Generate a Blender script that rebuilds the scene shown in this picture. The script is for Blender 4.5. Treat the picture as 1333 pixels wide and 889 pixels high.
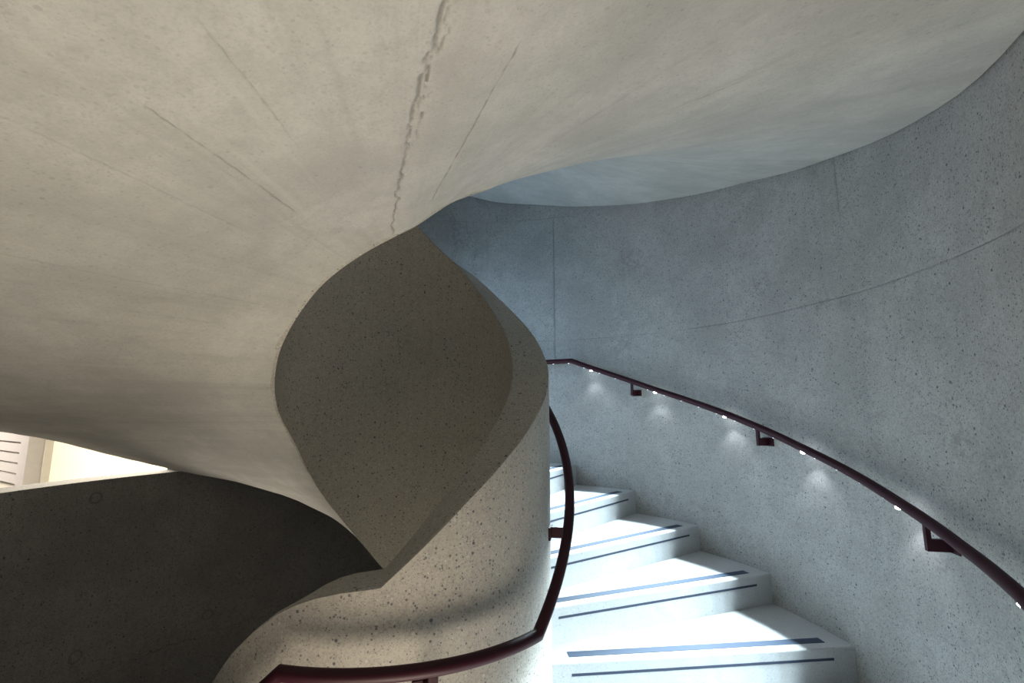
import bpy, math, random
import numpy as np
from mathutils import Vector, Matrix

random.seed(4)
rng = np.random.default_rng(7)
for o in list(bpy.data.objects):
    bpy.data.objects.remove(o)
SC = bpy.context.scene
C = SC.collection
R = math.radians
ZO = 1.641                        # eye height over the landing; heights below are given from the eye

# ------------------------------------------------------------ camera
cam = bpy.data.cameras.new('camera')
cam.sensor_width = 36.0
cam.lens = 606.795 / 1333 * 36
cam.clip_start = 0.02
co = bpy.data.objects.new('camera', cam)
co.location = (0, 0, ZO)
co.rotation_euler = (R(90) + 0.149, 0, 0)
C.objects.link(co)
SC.camera = co

# ------------------------------------------------------------ world, exposure, large lights
W = bpy.data.worlds.new('world')
SC.world = W
W.use_nodes = True
bg = W.node_tree.nodes['Background']
bg.inputs['Color'].default_value = (0.80, 0.90, 1.0, 1)
bg.inputs['Strength'].default_value = 0.05
SC.view_settings.view_transform = 'Standard'
SC.view_settings.look = 'None'
SC.view_settings.gamma = 1
SC.view_settings.exposure = 0
SC.view_settings.use_curve_mapping = False

def area(name, loc, target, sx, sy, power, col, spread=180):
    l = bpy.data.lights.new(name, 'AREA')
    l.shape = 'RECTANGLE'
    l.size, l.size_y = sx, sy
    l.energy = power
    l.color = col
    l.spread = R(spread)
    o = bpy.data.objects.new(name, l)
    o.location = loc
    d = Vector(target) - Vector(loc)
    o.rotation_euler = d.to_track_quat('-Z', 'Y').to_euler()
    C.objects.link(o)
    return o

WARM = (1.0, 0.86, 0.68)
COOL = (0.74, 0.92, 1.0)
# floor-level uplight on the landing, washes the core wall and the soffit
area('landing_uplight', (-0.25, 0.55, 0.03), (-0.45, 0.70, 2.0), 1.25, 0.42, 23, WARM, 134)
# unseen fills added to brighten the lower-left soffit and the eye's inner face
area('lower_flight_fill', (-1.55, 2.75, ZO - 2.65), (-1.45, 3.0, 2.0), 0.8, 0.9, 1.9, (1.0, 0.89, 0.74), 36)
area('eye_fill', (-0.53, 2.15, ZO - 2.9), (-0.53, 2.45, 2.0), 0.5, 0.5, 4.2, (1.0, 0.92, 0.74), 62)
# unseen fill added to brighten the slatted panel
area('panel_fill', (-5.6, 1.6, 3.0), (-5.2, 4.4, 1.4), 1.5, 0.8, 55, (1.0, 0.90, 0.80), 90)
# ceiling lamps of the room seen through the slot at the left
area('room_lamp', (-3.9, 5.4, 3.2), (-3.9, 5.6, 0), 3.0, 1.2, 600, (1.0, 0.90, 0.74))
# unseen blue fill added behind the core to tint the far soffit
area('upper_stair_fill', (-0.95, 3.75, 2.15), (0.6, 3.75, 2.3), 0.5, 0.5, 13, (0.45, 0.72, 1.0))

# ------------------------------------------------------------ plan and height curves
CO = np.array((-0.469, 2.233)); RO = 2.152        # outer wall
CI = np.array((-0.531, 2.220)); RV = 0.533; RW = 0.704   # core wall: void face, stair face
RISE = 0.17
PH0 = math.degrees(0.108); DPH = math.degrees(0.242); ZA = -1.131

SOF = np.array([(40, -1.7), (80, -1.16), (109, -.86), (123, -.70), (142, -.485), (149, -.41), (159, -.283), (168, -.165),
    (176, -.09), (193, .03), (219, .25), (234, .36), (245, .452), (256, .527), (269, .603), (287, .705), (303, .838),
    (326, .97), (339, 1.075), (349, 1.174), (361, 1.31), (374, 1.46), (388, 1.6), (401, 1.71), (414, 1.828),
    (430, 1.965), (443, 2.06), (453, 2.16), (520, 2.83)])
_p = np.arange(30, 530.01, 0.5)
_z = np.interp(_p, SOF[:, 0], SOF[:, 1])
_k = np.hanning(25); _k /= _k.sum()
_z = np.convolve(np.pad(_z, 12, mode='reflect', reflect_type='odd'), _k, mode='valid')
def z_soffit(p):
    return np.interp(p, _p, _z)

COPE = np.array([(-260, -2.45), (-131, -.886), (-121.5, -.765), (-113, -.675), (-106, -.613), (-100.7, -.58),
    (-95, -.556), (-89, -.541), (-79.6, -.531), (-69, -.420), (-57, -.292), (-43, -.160), (-30, -.045), (-17, .066),
    (10, .285), (21, .392), (38, .555), (52, .700), (65, .845), (82, 1.0), (98, 1.16), (250, 2.65)])
def z_cope(p):
    return np.minimum(np.interp(p, COPE[:, 0], COPE[:, 1]) + np.maximum(0, np.asarray(p) - 250) * 0.0098, 3.0)

def pol(c, r, deg):
    a = np.radians(deg)
    return c[0] + r * np.cos(a), c[1] + r * np.sin(a)

def core_r(deg, rr=RW):
    """distance from the outer centre, along a radial line, to the core wall's stair face"""
    a = math.radians(deg)
    d = np.array((math.cos(a), math.sin(a)))
    e = CO - CI
    b = e @ d
    return -b + math.sqrt(b * b - (e @ e - rr * rr))

# ------------------------------------------------------------ helpers
def mesh_obj(name, verts, faces, mat=None, parent=None, smooth=False, uv=None):
    me = bpy.data.meshes.new(name)
    verts = np.asarray(verts, dtype=np.float64)
    me.from_pydata(verts.tolist(), [], faces)
    me.update()
    if smooth is True:
        me.polygons.foreach_set('use_smooth', [True] * len(me.polygons))
    elif smooth:
        me.polygons.foreach_set('use_smooth', [True] * len(me.polygons))
        me.set_sharp_from_angle(angle=R(smooth))
    if mat: me.materials.append(mat)
    o = bpy.data.objects.new(name, me)
    C.objects.link(o)
    if parent: o.parent = parent
    return o

def tag(o, label=None, cat=None, group=None, kind=None):
    if label: o['label'] = label
    if cat: o['category'] = cat
    if group: o['group'] = group
    if kind: o['kind'] = kind
    return o

def empty(name, loc):
    o = bpy.data.objects.new(name, None)
    o.location = loc
    o.empty_display_size = 0.1
    C.objects.link(o)
    return o

def box_data(x0, x1, y0, y1, z0, z1, M=None):
    v = [(x, y, z) for x in (x0, x1) for y in (y0, y1) for z in (z0, z1)]
    if M is not None: v = [tuple(M @ Vector(p)) for p in v]
    f = [(0, 1, 3, 2), (4, 6, 7, 5), (0, 4, 5, 1), (2, 3, 7, 6), (0, 2, 6, 4), (1, 5, 7, 3)]
    return v, f

def box(name, b, mat, parent=None, M=None, bevel=0):
    v, f = box_data(*b, M)
    o = mesh_obj(name, v, f, mat, parent)
    if bevel:
        m = o.modifiers.new('bevel', 'BEVEL'); m.width = bevel; m.segments = 2
    return o

def grid_faces(nu, nv, flip=False, off=0):
    i = np.arange(nu - 1)[:, None]; j = np.arange(nv - 1)[None, :]
    a = (i * nv + j).ravel(); b = ((i + 1) * nv + j).ravel()
    q = np.stack([a, b, b + 1, a + 1], 1) if not flip else np.stack([a, a + 1, b + 1, b], 1)
    return (q + off)

def big_mesh(name, verts, quads, mat, uv=None, attr=None, smooth=True, parent=None, sharp=None):
    me = bpy.data.meshes.new(name)
    n = len(quads)
    me.vertices.add(len(verts)); me.vertices.foreach_set('co', np.asarray(verts, np.float32).ravel())
    me.loops.add(n * 4); me.loops.foreach_set('vertex_index', np.asarray(quads, np.int32).ravel())
    me.polygons.add(n); me.polygons.foreach_set('loop_start', np.arange(0, n * 4, 4, dtype=np.int32))
    me.polygons.foreach_set('loop_total', np.full(n, 4, np.int32))
    me.update(calc_edges=True)
    me.validate()
    me.polygons.foreach_set('use_smooth', [smooth] * n)
    if sharp: me.set_sharp_from_angle(angle=R(sharp))
    if uv is not None:
        L = me.uv_layers.new(name='UVMap')
        L.data.foreach_set('uv', np.asarray(uv, np.float32)[np.asarray(quads).ravel()].ravel())
    if attr is not None:
        A = me.attributes.new('wear_shade', 'FLOAT', 'POINT')
        A.data.foreach_set('value', np.asarray(attr, np.float32))
    me.materials.append(mat)
    o = bpy.data.objects.new(name, me)
    C.objects.link(o)
    if parent: o.parent = parent
    return o

def tube(name, pts, r, mat, parent=None, seg=20, cap=True):
    """round bar along a polyline, mitred at its kinks"""
    P = [Vector(p) for p in pts]
    n = len(P); V = []; F = []
    for i, p in enumerate(P):
        t0 = (P[i] - P[i-1]).normalized() if i else (P[1] - P[0]).normalized()
        t1 = (P[i+1] - P[i]).normalized() if i < n - 1 else t0
        t = (t0 + t1).normalized()
        side = t.cross(Vector((0, 0, 1))).normalized()
        up = side.cross(t).normalized()
        k = 1 / max(0.5, t.dot(t0))
        for s in range(seg):
            a = 2 * math.pi * s / seg
            V.append(tuple(p + side * (r * math.cos(a)) + up * (r * k * math.sin(a))))
    for i in range(n - 1):
        for s in range(seg):
            a = i * seg + s; b = i * seg + (s + 1) % seg
            F.append((a, b, b + seg, a + seg))
    if cap:
        F.append(tuple(range(seg - 1, -1, -1))); F.append(tuple((n - 1) * seg + s for s in range(seg)))
    return mesh_obj(name, V, F, mat, parent, smooth=40)

# ------------------------------------------------------------ materials
def new_mat(name):
    m = bpy.data.materials.new(name); m.use_nodes = True
    nt = m.node_tree
    return m, nt, nt.nodes['Principled BSDF']

def concrete(name, col, mottle=0.12, specks=0.5, speck_scale=70, light_specks=0.0, pits=0.4, rough=0.8,
             bump=0.25, streak=None, speck_col=(0.10, 0.11, 0.12), wear_shade=False, sheen=0.35, smudge=0.0, grain=0.2, stains=()):
    m, nt, P = new_mat(name)
    N = nt.nodes.new; L = nt.links.new
    tc = N('ShaderNodeTexCoord')
    src = tc.outputs['Object']
    def noise(scale, detail=4, rough_=0.55, vec=None):
        n = N('ShaderNodeTexNoise'); n.inputs['Scale'].default_value = scale
        n.inputs['Detail'].default_value = detail; n.inputs['Roughness'].default_value = rough_
        L(vec or src, n.inputs['Vector']); return n.outputs['Fac']
    def ramp(v, a, b, lo=0.0, hi=1.0):
        r = N('ShaderNodeMapRange'); r.interpolation_type = 'SMOOTHSTEP'
        r.inputs['From Min'].default_value = a; r.inputs['From Max'].default_value = b
        r.inputs['To Min'].default_value = lo; r.inputs['To Max'].default_value = hi
        L(v, r.inputs['Value']); return r.outputs['Result']
    def math_(op, a, b):
        n = N('ShaderNodeMath'); n.operation = op
        for i, x in enumerate((a, b)):
            if isinstance(x, (int, float)): n.inputs[i].default_value = x
            else: L(x, n.inputs[i])
        return n.outputs[0]
    def mix(f, c1, c2):
        n = N('ShaderNodeMix'); n.data_type = 'RGBA'
        for k, x in (('Factor', f),):
            if isinstance(x, (int, float)): n.inputs[0].default_value = x
            else: L(x, n.inputs[0])
        for i, x in ((6, c1), (7, c2)):
            if isinstance(x, tuple): n.inputs[i].default_value = (*x, 1)
            else: L(x, n.inputs[i])
        return n.outputs[2]
    k = mottle
    c = mix(ramp(noise(2.3, 5, 0.6), 0.3, 0.7), tuple(v * (1 - k) for v in col), tuple(min(1, v * (1 + k)) for v in col))
    c = mix(ramp(noise(14, 5, 0.65), 0.35, 0.75, 0, 0.45), c, tuple(v * (1 - 1.6 * k) for v in col))
    c = mix(ramp(noise(130, 3, 0.7), 0.42, 0.66, 0, grain), c, tuple(v * 0.6 for v in col))
    c = mix(ramp(noise(38, 4, 0.7), 0.5, 0.7, 0, grain * .8), c, tuple(v * 0.66 for v in col))
    hgt = noise(45, 6, 0.7)
    if streak:
        mp = N('ShaderNodeMapping'); mp.inputs['Scale'].default_value = streak
        L(tc.outputs['UV'], mp.inputs['Vector'])
        sn = noise(1.0, 6, 0.62, mp.outputs['Vector'])
        c = mix(ramp(sn, 0.50, 0.72, 0, 0.42), c, tuple(v * 0.72 for v in col))
        c = mix(ramp(sn, 0.46, 0.28, 0, 0.35), c, tuple(min(1, v * 1.16) for v in col))
        hgt = math_('ADD', hgt, math_('MULTIPLY', sn, 1.3))
    if smudge:
        s_ = math_('MULTIPLY', ramp(noise(1.1, 3, 0.6), 0.55, 0.75), ramp(noise(9, 5, 0.8), 0.4, 0.7))
        c = mix(math_('MULTIPLY', s_, smudge), c, tuple(v * 0.55 for v in col))
    def spots(scale, size, gate, col_, amount, jit):
        v = N('ShaderNodeTexVoronoi'); v.inputs['Scale'].default_value = scale
        L(src, v.inputs['Vector'])
        wn = N('ShaderNodeSeparateColor'); L(v.outputs['Color'], wn.inputs[0])
        rad = math_('MULTIPLY', wn.outputs[0], size)
        near = math_('SUBTRACT', rad, v.outputs['Distance'])
        dot = ramp(near, 0.0, 0.05)
        g = ramp(math_('ADD', wn.outputs[1], math_('MULTIPLY', noise(jit, 3), 0.8)), gate, gate + 0.06)
        return math_('MULTIPLY', math_('MULTIPLY', dot, g), amount)
    if specks:
        d1 = spots(speck_scale, 0.45, 1.02, None, specks, 3)
        d2 = spots(speck_scale * 2.0, 0.5, 0.88, None, specks * 0.7, 5)
        d3 = spots(speck_scale * 0.5, 0.32, 1.19, None, min(1, specks * 1.2), 4)
        for d in (d2, d1, d3): c = mix(d, c, speck_col)
        hgt = math_('SUBTRACT', hgt, math_('MULTIPLY', math_('MAXIMUM', d1, d3), 2.5 * pits))
    if light_specks:
        c = mix(spots(speck_scale * 0.8, 0.45, 1.12, None, light_specks, 7), c, tuple(min(1, v * 1.5) for v in col))
    for (px_, py_, pz_), pr in stains:
        vm = N('ShaderNodeVectorMath'); vm.operation = 'DISTANCE'
        L(src, vm.inputs[0]); vm.inputs[1].default_value = (px_, py_, pz_)
        near = ramp(vm.outputs['Value'], pr, pr * 0.2)
        c = mix(math_('MULTIPLY', math_('MULTIPLY', near, ramp(noise(32, 5, 0.8), 0.42, 0.62)), 0.55), c, tuple(v * 0.42 for v in col))
    if wear_shade:
        a = N('ShaderNodeAttribute'); a.attribute_name = 'wear_shade'  # mask holds crack and joint wear plus painted shade of the soffit gap
        c = mix(a.outputs['Fac'], c, tuple(v * 0.38 for v in col))
    L(c, P.inputs['Base Color'])
    b = N('ShaderNodeBump'); b.inputs['Strength'].default_value = bump; b.inputs['Distance'].default_value = 0.004
    L(hgt, b.inputs['Height']); L(b.outputs['Normal'], P.inputs['Normal'])
    P.inputs['Roughness'].default_value = rough
    P.inputs['Specular IOR Level'].default_value = sheen
    return m

STAINS = [((1.58, 2.88, 2.44), .13), ((1.67, 2.47, 2.21), .07), ((1.68, 2.30, 2.19), .06), ((1.57, 1.55, 1.45), .12),
    ((1.62, 1.70, 1.53), .10), ((1.00, 3.81, 2.87), .17), ((-0.50, 4.38, 3.33), .22), ((1.66, 1.89, 1.05), .08)]
M_SOF = concrete('board_marked_concrete', (0.46, 0.45, 0.42), mottle=0.14, specks=0.14, speck_scale=95, pits=0.3,
                 streak=(8, 0.55, 1), wear_shade=True, bump=0.3)
M_CORE = concrete('polished_aggregate_concrete', (0.43, 0.405, 0.36), mottle=0.07, specks=0.85, speck_scale=95,
                  light_specks=0.4, bump=0.15, rough=0.6, grain=0.55)
M_WALL = concrete('pale_cast_concrete', (0.41, 0.40, 0.388), mottle=0.14, specks=0.8, speck_scale=110, bump=0.3,
                  wear_shade=True, smudge=0.8, grain=0.65, stains=STAINS)
M_PLUG = concrete('darker_mortar', (0.27, 0.27, 0.27), mottle=0.15, specks=0.3, speck_scale=110)
M_STEP = concrete('white_terrazzo', (0.46, 0.47, 0.475), mottle=0.05, specks=0.45, speck_scale=110, bump=0.08,
                  rough=0.55, speck_col=(0.25, 0.27, 0.3), grain=0.22)
M_FLOOR = concrete('grey_terrazzo', (0.45, 0.44, 0.42), mottle=0.05, specks=0.3, speck_scale=90, bump=0.08, rough=0.55)

def plain(name, col, rough=0.5, metal=0, coat=0, noise_amt=0.06):
    m, nt, P = new_mat(name)
    n = nt.nodes.new('ShaderNodeTexNoise'); n.inputs['Scale'].default_value = 30; n.inputs['Detail'].default_value = 4
    tc = nt.nodes.new('ShaderNodeTexCoord'); nt.links.new(tc.outputs['Object'], n.inputs['Vector'])
    mx = nt.nodes.new('ShaderNodeMix'); mx.data_type = 'RGBA'
    mx.inputs[6].default_value = (*[c * (1 - noise_amt) for c in col], 1)
    mx.inputs[7].default_value = (*[min(1, c * (1 + noise_amt)) for c in col], 1)
    nt.links.new(n.outputs['Fac'], mx.inputs[0]); nt.links.new(mx.outputs[2], P.inputs['Base Color'])
    P.inputs['Roughness'].default_value = rough; P.inputs['Metallic'].default_value = metal
    P.inputs['Coat Weight'].default_value = coat
    return m

M_RAIL = plain('oxblood_paint', (0.036, 0.0045, 0.011), 0.5)
M_RAIL.node_tree.nodes['Principled BSDF'].inputs['Specular IOR Level'].default_value = 0.3
M_STRIP = plain('slate_grip_strip', (0.032, 0.05, 0.085), 0.75)
M_STRIPD = plain('dark_riser_strip', (0.03, 0.04, 0.07), 0.6)
M_CREAM = plain('cream_paint', (0.80, 0.75, 0.64), 0.7)
M_WHITE = plain('white_slats', (0.74, 0.70, 0.66), 0.5)
M_GAP = plain('grey_recess', (0.30, 0.28, 0.27), 0.8)

def emis(name, col, s):
    m, nt, P = new_mat(name)
    P.inputs['Emission Color'].default_value = (*col, 1); P.inputs['Emission Strength'].default_value = s
    P.inputs['Base Color'].default_value = (0.8, 0.8, 0.8, 1)
    return m
M_LED = emis('led_lens', (0.85, 0.94, 1.0), 40)
M_LEDS = emis('dim_led_lens', (0.75, 0.8, 0.9), 2.0)

# ------------------------------------------------------------ ceiling: the helical soffit
def soffit():
    ph = list(np.arange(50, 515.01, 0.5))
    for c, w in ((281.5, 4.5), (290.0, 1.2), (263.4, 1.0), (236.5, 0.6), (270.4, 0.6), (317.0, 0.6), (254.6, .6)):
        ph += list(np.arange(c - w, c + w, 0.09))
    ph = np.array(sorted(set(np.round(ph, 3))))
    rr = np.concatenate([np.linspace(0, .988, 186), [.9915, .993, .9965, 1.0]])
    PH, T = np.meshgrid(ph, rr, indexing='ij')
    xi, yi = pol(CI, RV + 0.012, PH); xo, yo = pol(CO, RO + 0.004, PH)
    X = xi + (xo - xi) * T; Y = yi + (yo - yi) * T
    Z = z_soffit(PH)
    Rr = np.hypot(X - CO[0], Y - CO[1])
    # gentle unevenness of the cast face
    Z = Z + 0.004 * np.sin(PH * 0.31 + 3 * Rr) * np.sin(Rr * 5.1 + PH * .05) + 0.0005 * np.sin(PH * 1.7 + np.sin(Rr * 9) * 2)
    Z = Z + 0.014 * np.clip((T - .9915) / .0015, 0, 1)      # shadow gap along the wall
    wear_shade = 0.6 * np.clip((T - .9915) / .0015, 0, 1)  # shade of the gap painted into the colour mask as well
    wob = rng.normal(0, 1, 400); wx = np.linspace(0.4, 2.2, 400)
    def wander(r, s, seed):
        g = np.random.default_rng(seed).normal(0, 1, 400)
        k = np.hanning(s); k /= k.sum()
        return np.interp(r, wx, np.convolve(g, k, 'same') * math.sqrt(s))
    # ragged casting seam
    c = np.interp(Rr, [0.6, .705, .788, .943, 1.07, 1.212, 1.327, 1.422, 1.521, 1.587, 2.1],
                  [279.0, 279.22, 280.25, 281.06, 281.78, 282.21, 282.63, 283.24, 283.5, 283.7, 284.3])
    d = (PH - c) * math.pi / 180 * Rr                   # metres across the seam
    d1 = d + 0.0011 * wander(Rr, 5, 1) + 0.003 * wander(Rr, 15, 2)
    wd = 0.0013 + 0.0016 * np.abs(wander(Rr, 5, 3)) + 0.0014 * np.clip((Rr - 0.9) / 0.5, 0, 1)
    depth = np.exp(-(d1 / wd) ** 2)
    amp = np.clip(0.35 + 0.75 * np.abs(wander(Rr, 7, 4)), 0.15, 1.2)
    Z += 0.007 * depth * amp
    wear_shade = np.maximum(wear_shade, 0.65 * depth * np.clip(amp, 0, 1))
    sp = ((d + 0.006 * wander(Rr, 9, 5)) / 0.0022)      # second hairline at its side where it spalls
    side = np.exp(-((d1 - 0.013 - 0.004 * wander(Rr, 11, 6)) / 0.0030) ** 2) * np.clip((Rr - 1.0) / 0.25, 0, 1)
    Z += 0.003 * side * np.abs(wander(Rr, 5, 8)); wear_shade = np.maximum(wear_shade, 0.5 * side * np.clip(np.abs(wander(Rr, 5, 8)), 0, 1))
    spall = np.clip((d1 - 0.001) / 0.004, 0, 1) * np.clip((0.014 - d1) / 0.003, 0, 1) * np.clip((Rr - 1.0) / 0.25, 0, 1)
    Z += 0.0012 * spall * (1 + 0.5 * wander(Rr + 0.3 * d, 5, 9))
    # straight radial board joints
    def joint(c0, r0, r1, w, dep, wr, tilt=0, seed=20):
        nonlocal Z, wear_shade
        dd = (PH - (c0 + tilt * (Rr - 1.1))) * math.pi / 180 * Rr + 0.0007 * wander(Rr, 9, seed)
        g = np.exp(-(dd / w) ** 2) * np.clip((Rr - r0) / 0.05, 0, 1) * np.clip((r1 - Rr) / 0.05, 0, 1)
        br = np.clip(0.8 + 0.25 * wander(Rr, 9, seed + 1), 0.2, 1)
        Z = Z + dep * g * br; wear_shade = np.maximum(wear_shade, wr * g * br)
    joint(289.9, 0.70, 1.50, 0.0018, 0.004, 0.75, 0.8, 20)
    joint(263.1, 0.95, 1.48, 0.0020, 0.003, 0.55, -1.6, 22)
    joint(270.5, 1.22, 1.60, 0.0018, 0.002, 0.32, -1.2, 24)
    joint(254.6, 1.0, 1.7, 0.0020, 0.0015, 0.25, -1.0, 26)
    joint(236.5, 0.7, 1.9, 0.0020, 0.0015, 0.25, 0, 28)
    joint(317.0, 1.0, 2.0, 0.0020, 0.002, 0.30, 1.5, 30)
    joint(308.0, 0.9, 1.7, 0.0020, 0.001, 0.20, 0, 32)
    nu, nv = X.shape
    bottom = np.stack([X, Y, Z + ZO], -1).reshape(-1, 3)
    uv = np.stack([PH * math.pi / 180 * 2.2, Rr], -1).reshape(-1, 2)
    quads = grid_faces(nu, nv, flip=True)
    # thick body: sides and top
    TH = 0.34
    top = []
    i0 = np.arange(nu) * nv; i1 = i0 + nv - 1
    st = nu * nv
    tv = np.stack([bottom[i0], bottom[i1]], 1).copy(); tv[:, :, 2] += TH
    verts = np.concatenate([bottom, tv.reshape(-1, 3)])
    uv = np.concatenate([uv, np.zeros((nu * 2, 2))]); w = np.concatenate([wear_shade.ravel(), np.zeros(nu * 2)])
    a = np.arange(nu - 1)
    tin = st + 2 * a; tout = tin + 1
    Q = [quads,
         np.stack([tin, tin + 2, tout + 2, tout], 1),
         np.stack([i0[:-1], i0[1:], tin + 2, tin], 1),
         np.stack([i1[:-1], tout, tout + 2, i1[1:]], 1)]
    o = big_mesh('ceiling', verts, np.concatenate(Q), M_SOF, uv, w, True, sharp=35)
    return tag(o, 'pale helical concrete soffit sweeping overhead with a ragged crack', kind='structure')
soffit()

# ------------------------------------------------------------ curved outer walls with cast joints
def ring_wall(name, p0, p1, zb, topf, joints, seams, label, seam_wear=0.28):
    """seams: list of (height function); joints: list of (deg, z0, z1)"""
    ph = list(np.arange(p0, p1, 0.5)) + [p1]
    for j in joints: ph += [j[0] - .16, j[0] - .08, j[0], j[0] + .08, j[0] + .16]
    ph = np.array(sorted(set(np.round([p for p in ph if p0 <= p <= p1], 3))))
    rows = [zb]
    z = np.arange(0, 1.0001, 1 / 46.0)
    V = []; Wr = []; UV = []
    top = np.array([topf(p) for p in ph])
    base = zb + (top - zb)[:, None] * z[None, :]
    extra = []
    for s in seams:
        sz = np.array([s(p) for p in ph])[:, None]
        extra.append(sz + np.array([-.012, -.005, -.0015, .0015, .005, .012])[None, :])
    Z = np.concatenate([base] + extra, 1)
    Z = np.minimum(Z, top[:, None]); Z = np.sort(Z, 1)
    PH = np.repeat(ph[:, None], Z.shape[1], 1)
    dr = 0.0015 * np.sin(PH * 0.4 + Z * 3) * np.sin(Z * 2.3 + PH * .1)
    wear_shade = np.zeros_like(Z)
    for k, s in enumerate(seams):
        sz = np.array([s(p) for p in ph])[:, None]
        d = Z - sz
        br = np.clip(0.45 + 0.5 * np.sin(PH * .37 + k * 2) * np.sin(PH * .11 + 1), 0, 1)
        g = np.exp(-(d / 0.003) ** 2)
        dr = dr + 0.003 * g * br + 0.0015 * np.clip(d / 0.004, -1, 0) * np.clip(np.abs(PH - 130.3) / 6, 0, 1)
        wear_shade = np.maximum(wear_shade, seam_wear * g * br)
    for j in joints:
        d = (PH - j[0]) * math.pi / 180 * RO
        g = np.exp(-(d / 0.0045) ** 2) * np.clip((Z - j[1]) / .25, 0, 1) * (Z < j[2]) * (0.75 + 0.25 * np.sin(Z * 17))
        dr = dr + 0.003 * g; wear_shade = np.maximum(wear_shade, j[3] * g)
    x, y = pol(CO, RO + dr, PH)
    inner = np.stack([x, y, Z + ZO], -1).reshape(-1, 3)
    nu, nv = Z.shape
    Q = [grid_faces(nu, nv, flip=False)]
    xo, yo = pol(CO, RO + 0.2, ph)
    st = nu * nv
    ob = np.stack([xo, yo, np.full(nu, zb + ZO)], 1); ot = np.stack([xo, yo, top + ZO], 1)
    verts = np.concatenate([inner, ob, ot])
    a = np.arange(nu - 1)
    ib = a * nv; it = a * nv + nv - 1; OB = st + a; OT = st + nu + a
    Q += [np.stack([it, it + nv, OT + 1, OT], 1), np.stack([OB, OT, OT + 1, OB + 1], 1), np.stack([ib, OB, OB + 1, ib + nv], 1)]
    for e, fl in ((0, 0), (nu - 1, 1)):
        q = [e * nv, e * nv + nv - 1, st + nu + e, st + e]
        Q.append(np.array([q if not fl else q[::-1]]))
    o = big_mesh(name, verts, np.concatenate(Q), M_WALL, None, np.concatenate([wear_shade.ravel(), np.zeros(2 * nu)]), True, sharp=30)
    return tag(o, label, kind='structure')

SEAM_A = lambda p: np.interp(p, [-27, -11.6, 1.6, 10, 23, 51, 66, 130], [.527, .560, .578, .592, .600, .628, .642, .65])
SEAM_B = lambda p: np.interp(p, [60, 66, 81, 96], [1.81, 1.821, 1.849, 1.864])
wall_r = ring_wall('wall_right', -52, 130.3, -4.3, lambda p: min(3.05, float(z_soffit(p + 360)) + 0.12) if p < 150 else 3.0,
    [(1.0, .80, 2, .75), (66.4, .30, 1.81, .95)], [SEAM_A, SEAM_B],
    'curved grey concrete wall beside the stair with tie holes')
wall_l = ring_wall('wall_left', 130.3, 233, -4.3, lambda p: 3.05 if p < 148.6 else -0.412,
    [(162, -4, 3, 0)], [lambda p: -1.55 + .006 * math.sin(p * .9) + .004 * math.sin(p * 2.3)], 'dark curved concrete wall and parapet under the soffit', 0.9)

# round plugs in the tie holes
def plug(deg, z, wall, r=0.016, proud=0.003):
    a = R(deg); out = Vector((-math.cos(a), -math.sin(a), 0)); side = Vector((-math.sin(a), math.cos(a), 0))
    x, y = pol(CO, RO + 0.001, deg); c = Vector((x, y, z + ZO))
    V = []; F = []; n = 16
    for rad, h in ((r * 1.25, 0.0), (r * 1.12, proud), (r * .95, proud), (r * .8, -0.004 + proud)):
        for s in range(n):
            t = 2 * math.pi * s / n
            V.append(tuple(c + side * rad * math.cos(t) + Vector((0, 0, 1)) * rad * math.sin(t) + out * h))
    for k in range(3):
        for s in range(n):
            F.append((k * n + s, k * n + (s + 1) % n, (k + 1) * n + (s + 1) % n, (k + 1) * n + s))
    F.append(tuple(3 * n + s for s in range(n)))
    return mesh_obj('tie_plug', V, F, M_PLUG, wall, smooth=30)
for d, z in ((77.1, 1.744), (32.5, .494), (13.7, .493), (-10.4, .464), (55.7, .498), (-8.7, -.641), (26, 1.30), (81, .50)):
    plug(d, z, wall_r)
for d, z in ((141.9, -1.426), (161.4, -.515), (161.45, -1.394), (181, -1.40)):
    plug(d, z, wall_l, 0.03, 0.004)

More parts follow.
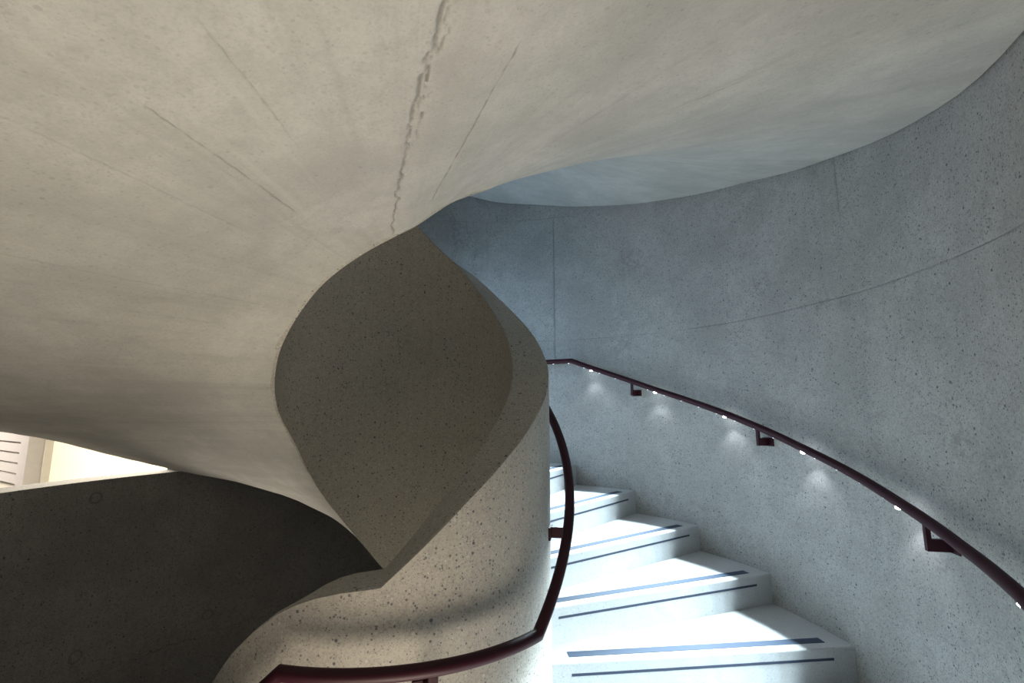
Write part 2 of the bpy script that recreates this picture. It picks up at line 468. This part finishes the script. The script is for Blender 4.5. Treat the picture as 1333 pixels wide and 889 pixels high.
# ------------------------------------------------------------ the core wall (ribbon round the open eye)
def core():
    ph = np.array(sorted(set(np.round(list(np.arange(-225, 375.01, 1.0)) + [-79.6, -79.4, -79.8], 3))))
    nz = 60
    zt = z_cope(ph)
    zb = np.where(ph > 55, z_soffit(ph), z_soffit(55) - 0.0125 * (55 - ph))
    zb = np.maximum(zb, -4.2)
    zin = zb - 0.004; zout = np.where(ph > 55, zb + 0.06, zb)
    t = np.linspace(0, 1, nz)
    V = []; Q = []
    ch = 0.006
    def face(c, r, top, zb):
        Z = zb[:, None] + (top - zb)[:, None] * t[None, :]
        P = np.repeat(ph[:, None], nz, 1)
        x, y = pol(c, r + 0.0004 * np.sin(P * .35 + Z * 4) * np.sin(Z * 3.1), P)
        return np.stack([x, y, Z + ZO], -1).reshape(-1, 3)
    fo = face(CI, RW, zt - ch, zout); fi = face(CI, RV, zt - ch, zin)
    nu = len(ph)
    xo, yo = pol(CI, RW - ch, ph); xi, yi = pol(CI, RV + ch, ph)
    co_ = np.stack([xo, yo, zt + ZO], 1); ci_ = np.stack([xi, yi, zt + ZO], 1)
    verts = np.concatenate([fo, fi, co_, ci_])
    n = nu * nz
    Q = [grid_faces(nu, nz, flip=False), grid_faces(nu, nz, flip=True, off=n)]
    a = np.arange(nu - 1)
    to = a * nz + nz - 1; ti = n + to; CO_ = 2 * n + a; CI_ = 2 * n + nu + a
    bo = a * nz; bi = n + bo
    Q += [np.stack([to, to + nz, CO_ + 1, CO_], 1), np.stack([CO_, CO_ + 1, CI_ + 1, CI_], 1),
          np.stack([CI_, CI_ + 1, ti + nz, ti], 1), np.stack([bo, bi, bi + nz, bo + nz], 1)]
    for e in (0, nu - 1):
        Q.append(np.array([[e * nz, e * nz + nz - 1, n + e * nz + nz - 1, n + e * nz]]))
    o = big_mesh('wall_core', verts, np.concatenate(Q), M_CORE, None, None, True, sharp=28)
    return tag(o, 'speckled concrete core wall winding round the open stair eye', kind='structure')
core()

# ------------------------------------------------------------ staircase: steps, landings
def sector(name, d0, d1, zt, zb, mat, parent, r0=None, r1=RO, bevel=0.006):
    n = max(2, int(abs(d1 - d0) / 2.0) + 1)
    ds = np.linspace(d0, d1, n)
    V = []
    for d in ds:
        ri = (core_r(d) - 0.004) if r0 is None else r0
        for r, z in ((ri, zb), (ri, zt), (r1 + 0.003, zt), (r1 + 0.003, zb)):
            x, y = pol(CO, r, d); V.append((x, y, z + ZO))
    F = []
    for i in range(n - 1):
        a = i * 4; b = a + 4
        for k in range(4):
            F.append((a + k, a + (k + 1) % 4, b + (k + 1) % 4, b + k))
    F.append((0, 3, 2, 1)); e = (n - 1) * 4; F.append((e, e + 1, e + 2, e + 3))
    o = mesh_obj(name, V, F, mat, parent)
    if bevel:
        m = o.modifiers.new('bevel', 'BEVEL'); m.width = bevel; m.segments = 2; m.limit_method = 'ANGLE'; m.angle_limit = R(60)
    return o

stairs = tag(empty('staircase', (0, 0, 0)), 'white terrazzo winding steps with dark grip strips, lit by the handrails', 'staircase')

def strip(name, deg, z, kind, parent):
    """thin inlay: on the tread behind the nosing, or on the riser under it"""
    a = R(deg); u = Vector((math.cos(a), math.sin(a), 0)); t = Vector((-math.sin(a), math.cos(a), 0))
    o = Vector((CO[0], CO[1], z + ZO))
    r0, r1 = 0.745, 2.035
    if kind == 'tread':
        y0, y1, z0, z1 = 0.050, 0.098, -0.002, 0.0018
    else:
        y0, y1, z0, z1 = -0.0018, 0.002, -0.056, -0.045
    V = [o + u * r + t * y + Vector((0, 0, 1)) * zz for r in (r0, r1) for y in (y0, y1) for zz in (z0, z1)]
    # skewed ends, following the walls
    f = [(0, 1, 3, 2), (4, 6, 7, 5), (0, 4, 5, 1), (2, 3, 7, 6), (0, 2, 6, 4), (1, 5, 7, 3)]
    return mesh_obj(name, [tuple(v) for v in V], f, M_STRIP if kind == 'tread' else M_STRIPD, parent)

for k in range(-2, 5):
    d = PH0 + k * DPH; z = ZA + k * RISE
    d1 = d + DPH + 1.2 if k < 4 else 92
    s = sector('step', d, d1, z, z - RISE - 0.16, M_STEP, stairs)
    strip('grip_strip', d, z, 'tread', s); strip('riser_strip', d, z, 'riser', s)
for k in range(1, 11):                       # on up behind the core
    d = 90 + (k - 1) * DPH; z = ZA + (4 + k) * RISE
    s = sector('step', d, d + DPH + 1.2, z, z - RISE - 0.1, M_STEP, stairs)
    strip('grip_strip', d, z, 'tread', s); strip('riser_strip', d, z, 'riser', s)
LAND = -1.641
sector('landing', -97, PH0 - 2 * DPH + 1, LAND, LAND - 0.3, M_STEP, stairs, bevel=0)
for k in range(1, 12):                       # down below the parapet at the left
    d = -97 - k * DPH; z = LAND - k * RISE
    s = sector('step', d, d + DPH + 1.2, z, z - RISE - 0.1, M_STEP, stairs)
    strip('grip_strip', d + DPH, z + RISE, 'tread', s)

# ------------------------------------------------------------ handrails
RR = 0.021
def z_inner(d): return np.interp(d, [-230, -98.9, -38.4, 66, 140], [-.730 - .01226 * 131.1, -.730, -.757, .525, 1.43])
def z_outer(d): return np.interp(d, [-50, -24, -15.7, -6.7, 9.6, 25.2, 40.9, 56.4, 61.5, 76, 140], [-.78, -.510, -.450, -.368, -.196, -.012, .167, .366, .4375, .4375, 1.2])
def rail_pts(c, r, d0, d1, zf, extra):
    ds = sorted(set(list(np.round(np.arange(d0, d1 + .01, 2.0), 2)) + extra))
    return [(*pol(c, r, d), float(zf(d)) + ZO) for d in ds]
R_IN = 0.79; R_OUT = 2.07

rail_in = tag(empty('handrail', (*pol(CI, R_IN, -60), ZO - .9 + .0)), 'oxblood red round handrail bending round the speckled core wall', 'handrail')
rail_out = tag(empty('handrail', (*pol(CO, R_OUT, -20), ZO - .5)), 'dark red handrail with small bright lamps rising along the curved outer wall', 'handrail')
def local(o, parent):
    o.parent = parent
    o.matrix_parent_inverse = Matrix.Translation(parent.location).inverted()
    return o
def rail_mesh(pts, parent):
    return local(tube('rail', pts, RR, M_RAIL), parent)
rail_mesh(rail_pts(CI, R_IN, -138, 120, z_inner, [-98.9, -38.4]), rail_in)
rail_mesh(rail_pts(CO, R_OUT, -50, 124, z_outer, [61.5, 76]), rail_out)

def bracket(c, r_rail, r_wall, deg, zf, parent):
    """post down from the rail, then a deep flat arm back to a plate on the wall"""
    a = R(deg); sgn = 1 if r_wall > r_rail else -1
    u = Vector((math.cos(a), math.sin(a), 0)) * sgn; t = Vector((-math.sin(a), math.cos(a), 0))
    x, y = pol(c, r_rail, deg); z = float(zf(deg)) + ZO
    M = Matrix(((u.x, t.x, 0, x), (u.y, t.y, 0, y), (0, 0, 1, z), (0, 0, 0, 1)))
    L = abs(r_wall - r_rail)
    w = 0.0085
    prof = [(-w, -0.005), (w, -0.005), (w, -0.068), (L, -0.068), (L, -0.112), (-w, -0.112)]
    V = [tuple(M @ Vector((px, s * w, pz))) for s in (-1, 1) for px, pz in prof]
    n = len(prof)
    F = [(0, 1, 2, 3, 4, 5)[::-1], tuple(range(n, 2 * n))] + [(i, (i + 1) % n, (i + 1) % n + n, i + n) for i in range(n)]
    b = local(mesh_obj('bracket', V, F, M_RAIL), parent)
    v, f = box_data(L - 0.008, L + 0.002, -0.040, 0.040, -0.116, -0.066, M)
    p = mesh_obj('wall_plate', v, f, M_RAIL)
    p.parent = b
    return b
for d in (46.45, 18.4, -10.8, -40, 75): bracket(CO, R_OUT, RO, d, z_outer, rail_out)
for d in (-10.8, -68, 25, -125): bracket(CI, R_IN, RW, d, z_inner, rail_in)

def led(c, r, deg, zf, parent, bright, rad):
    x, y = pol(c, r, deg); z = float(zf(deg)) + ZO - RR * 0.93
    V = []; F = []; n = 12
    for q, h in ((1.0, 0.002), (1.0, -0.003), (0.6, -0.0065)):
        for s in range(n):
            t = 2 * math.pi * s / n
            V.append((x + rad * q * math.cos(t), y + rad * q * math.sin(t), z + h * rad / 0.009))
    for k in range(2):
        for s in range(n):
            F.append((k * n + s, k * n + (s + 1) % n, (k + 1) * n + (s + 1) % n, (k + 1) * n + s)[::-1])
    F.append(tuple(2 * n + s for s in range(n))[::-1])
    return local(mesh_obj('led_lamp', V, F, M_LED if bright else M_LEDS, smooth=True), parent)

def spot(name, loc, target, power, angle, blend=0.15, col=COOL, rad=0.012):
    l = bpy.data.lights.new(name, 'SPOT'); l.energy = power; l.spot_size = R(angle); l.spot_blend = blend
    l.color = col; l.shadow_soft_size = rad
    o = bpy.data.objects.new(name, l); o.location = loc
    o.rotation_euler = (Vector(target) - Vector(loc)).to_track_quat('-Z', 'Y').to_euler()
    C.objects.link(o); return o

LED_D = [56.43, 40.88, 25.17, 9.57, -6.71, -24.0]
for i, d in enumerate(LED_D + [72.0, 88.0, 104.0]):
    led(CO, R_OUT, d, z_outer, rail_out, True, 0.013)
for d in np.arange(-20.1, 75, 3.92):
    if min(abs(d - q) for q in LED_D) > 1.7: led(CO, R_OUT, float(d), z_outer, rail_out, False, 0.0070)
# beams of the rail lamps
BEAM = 35.0
for i in range(-2, 27):
    d = -24 + i * 3.95
    x, y = pol(CO, R_OUT - 0.005, d); z = float(z_outer(d)) + ZO - 0.035
    xt, yt = pol(CO, R_OUT - 0.80, d)
    spot('rail_beam', (x, y, z), (xt, yt, z - 0.86), BEAM, 65, 0.12)
for d in LED_D + [72.0]:
    x, y = pol(CO, R_OUT + 0.004, d); z = float(z_outer(d)) + ZO - 0.035
    xt, yt = pol(CO, R_OUT + 0.02, d - 4)
    spot('rail_wall_wash', (x, y, z), (x, y, z - 0.9), 1.6, 92, 0.6, (0.85, 0.93, 1))

# ------------------------------------------------------------ hall floor, and the room beyond the slot
def hall_floor():
    V = []; F = []
    ds = np.arange(100, 308.01, 4)
    for d in ds:
        x, y = pol(CO, RO + (0.2 if d < 232 else 0.0), d); V.append((x, y, ZO + LAND))
        a = R(d); s = min(7.5 / max(abs(math.cos(a)), 1e-6), 7.0 / max(abs(math.sin(a)), 1e-6))
        V.append((CO[0] + s * math.cos(a), CO[1] + s * math.sin(a), ZO + LAND))
    for i in range(len(ds) - 1):
        F.append((2 * i, 2 * i + 1, 2 * i + 3, 2 * i + 2))
    m = len(V)
    V += [(x, y, z - 0.2) for x, y, z in V]
    F += [tuple(m + i for i in f[::-1]) for f in list(F)]
    for i in range(len(ds) - 1):
        F.append((2 * i, 2 * i + 2, m + 2 * i + 2, m + 2 * i)); F.append((2 * i + 1, m + 2 * i + 1, m + 2 * i + 3, 2 * i + 3))
    return tag(mesh_obj('floor', V, F, M_FLOOR), 'grey terrazzo hall floor outside the stair drum', kind='structure')
hall_floor()

# wall with the slatted panel: runs obliquely away to the left
ux, uy = -0.866, 0.5
PX, PY = -3.92, 3.86
MP = Matrix(((ux, -uy, 0, PX), (uy, ux, 0, PY), (0, 0, 1, ZO), (0, 0, 0, 1)))   # x along, y into the room side
tag(box('wall_back', (-0.02, 4.2, -0.15, -0.10, LAND, 2.0), M_CREAM, M=MP), 'cream wall carrying the slatted panel', kind='structure')
tag(box('wall_far', (-9.0, 1.5, 7.6, 7.8, ZO + LAND, ZO + 2.2), M_CREAM), 'bright cream far wall of the lit room', kind='structure')
panel = tag(empty('slatted_panel', (PX, PY, ZO - 0.62)), 'off-white slatted panel on the cream wall beyond the slot at far left', 'panel')
def pbox(name, b, mat, parent=panel):
    v, f = box_data(*b, MP)
    o = mesh_obj(name, v, f, mat)
    return local(o, parent)
pbox('backing', (0.18, 2.2, -0.10, -0.06, -0.60, 0.9), M_GAP)
pbox('stile', (0.0, 0.18, -0.10, 0.0, -0.62, 0.9), M_WHITE)
for i in range(17):
    pbox('slat', (0.185, 2.2, -0.06, -0.02, -0.595 + i * 0.085, -0.595 + i * 0.085 + 0.070), M_WHITE)

# unseen lid added over the drum to block world light
def lid():
    V = [(*pol(CO, RO + 0.2, d), ZO + 3.08) for d in range(0, 360, 6)]
    V += [(x, y, z + 0.15) for x, y, z in V]
    n = 60
    F = [tuple(range(n))[::-1], tuple(range(n, 2 * n))] + [(i, (i + 1) % n, (i + 1) % n + n, i + n) for i in range(n)]
    return tag(mesh_obj('light_lid_1', V, F, M_WALL), 'unseen slab added above the stair drum to keep world light out', kind='structure')
lid()
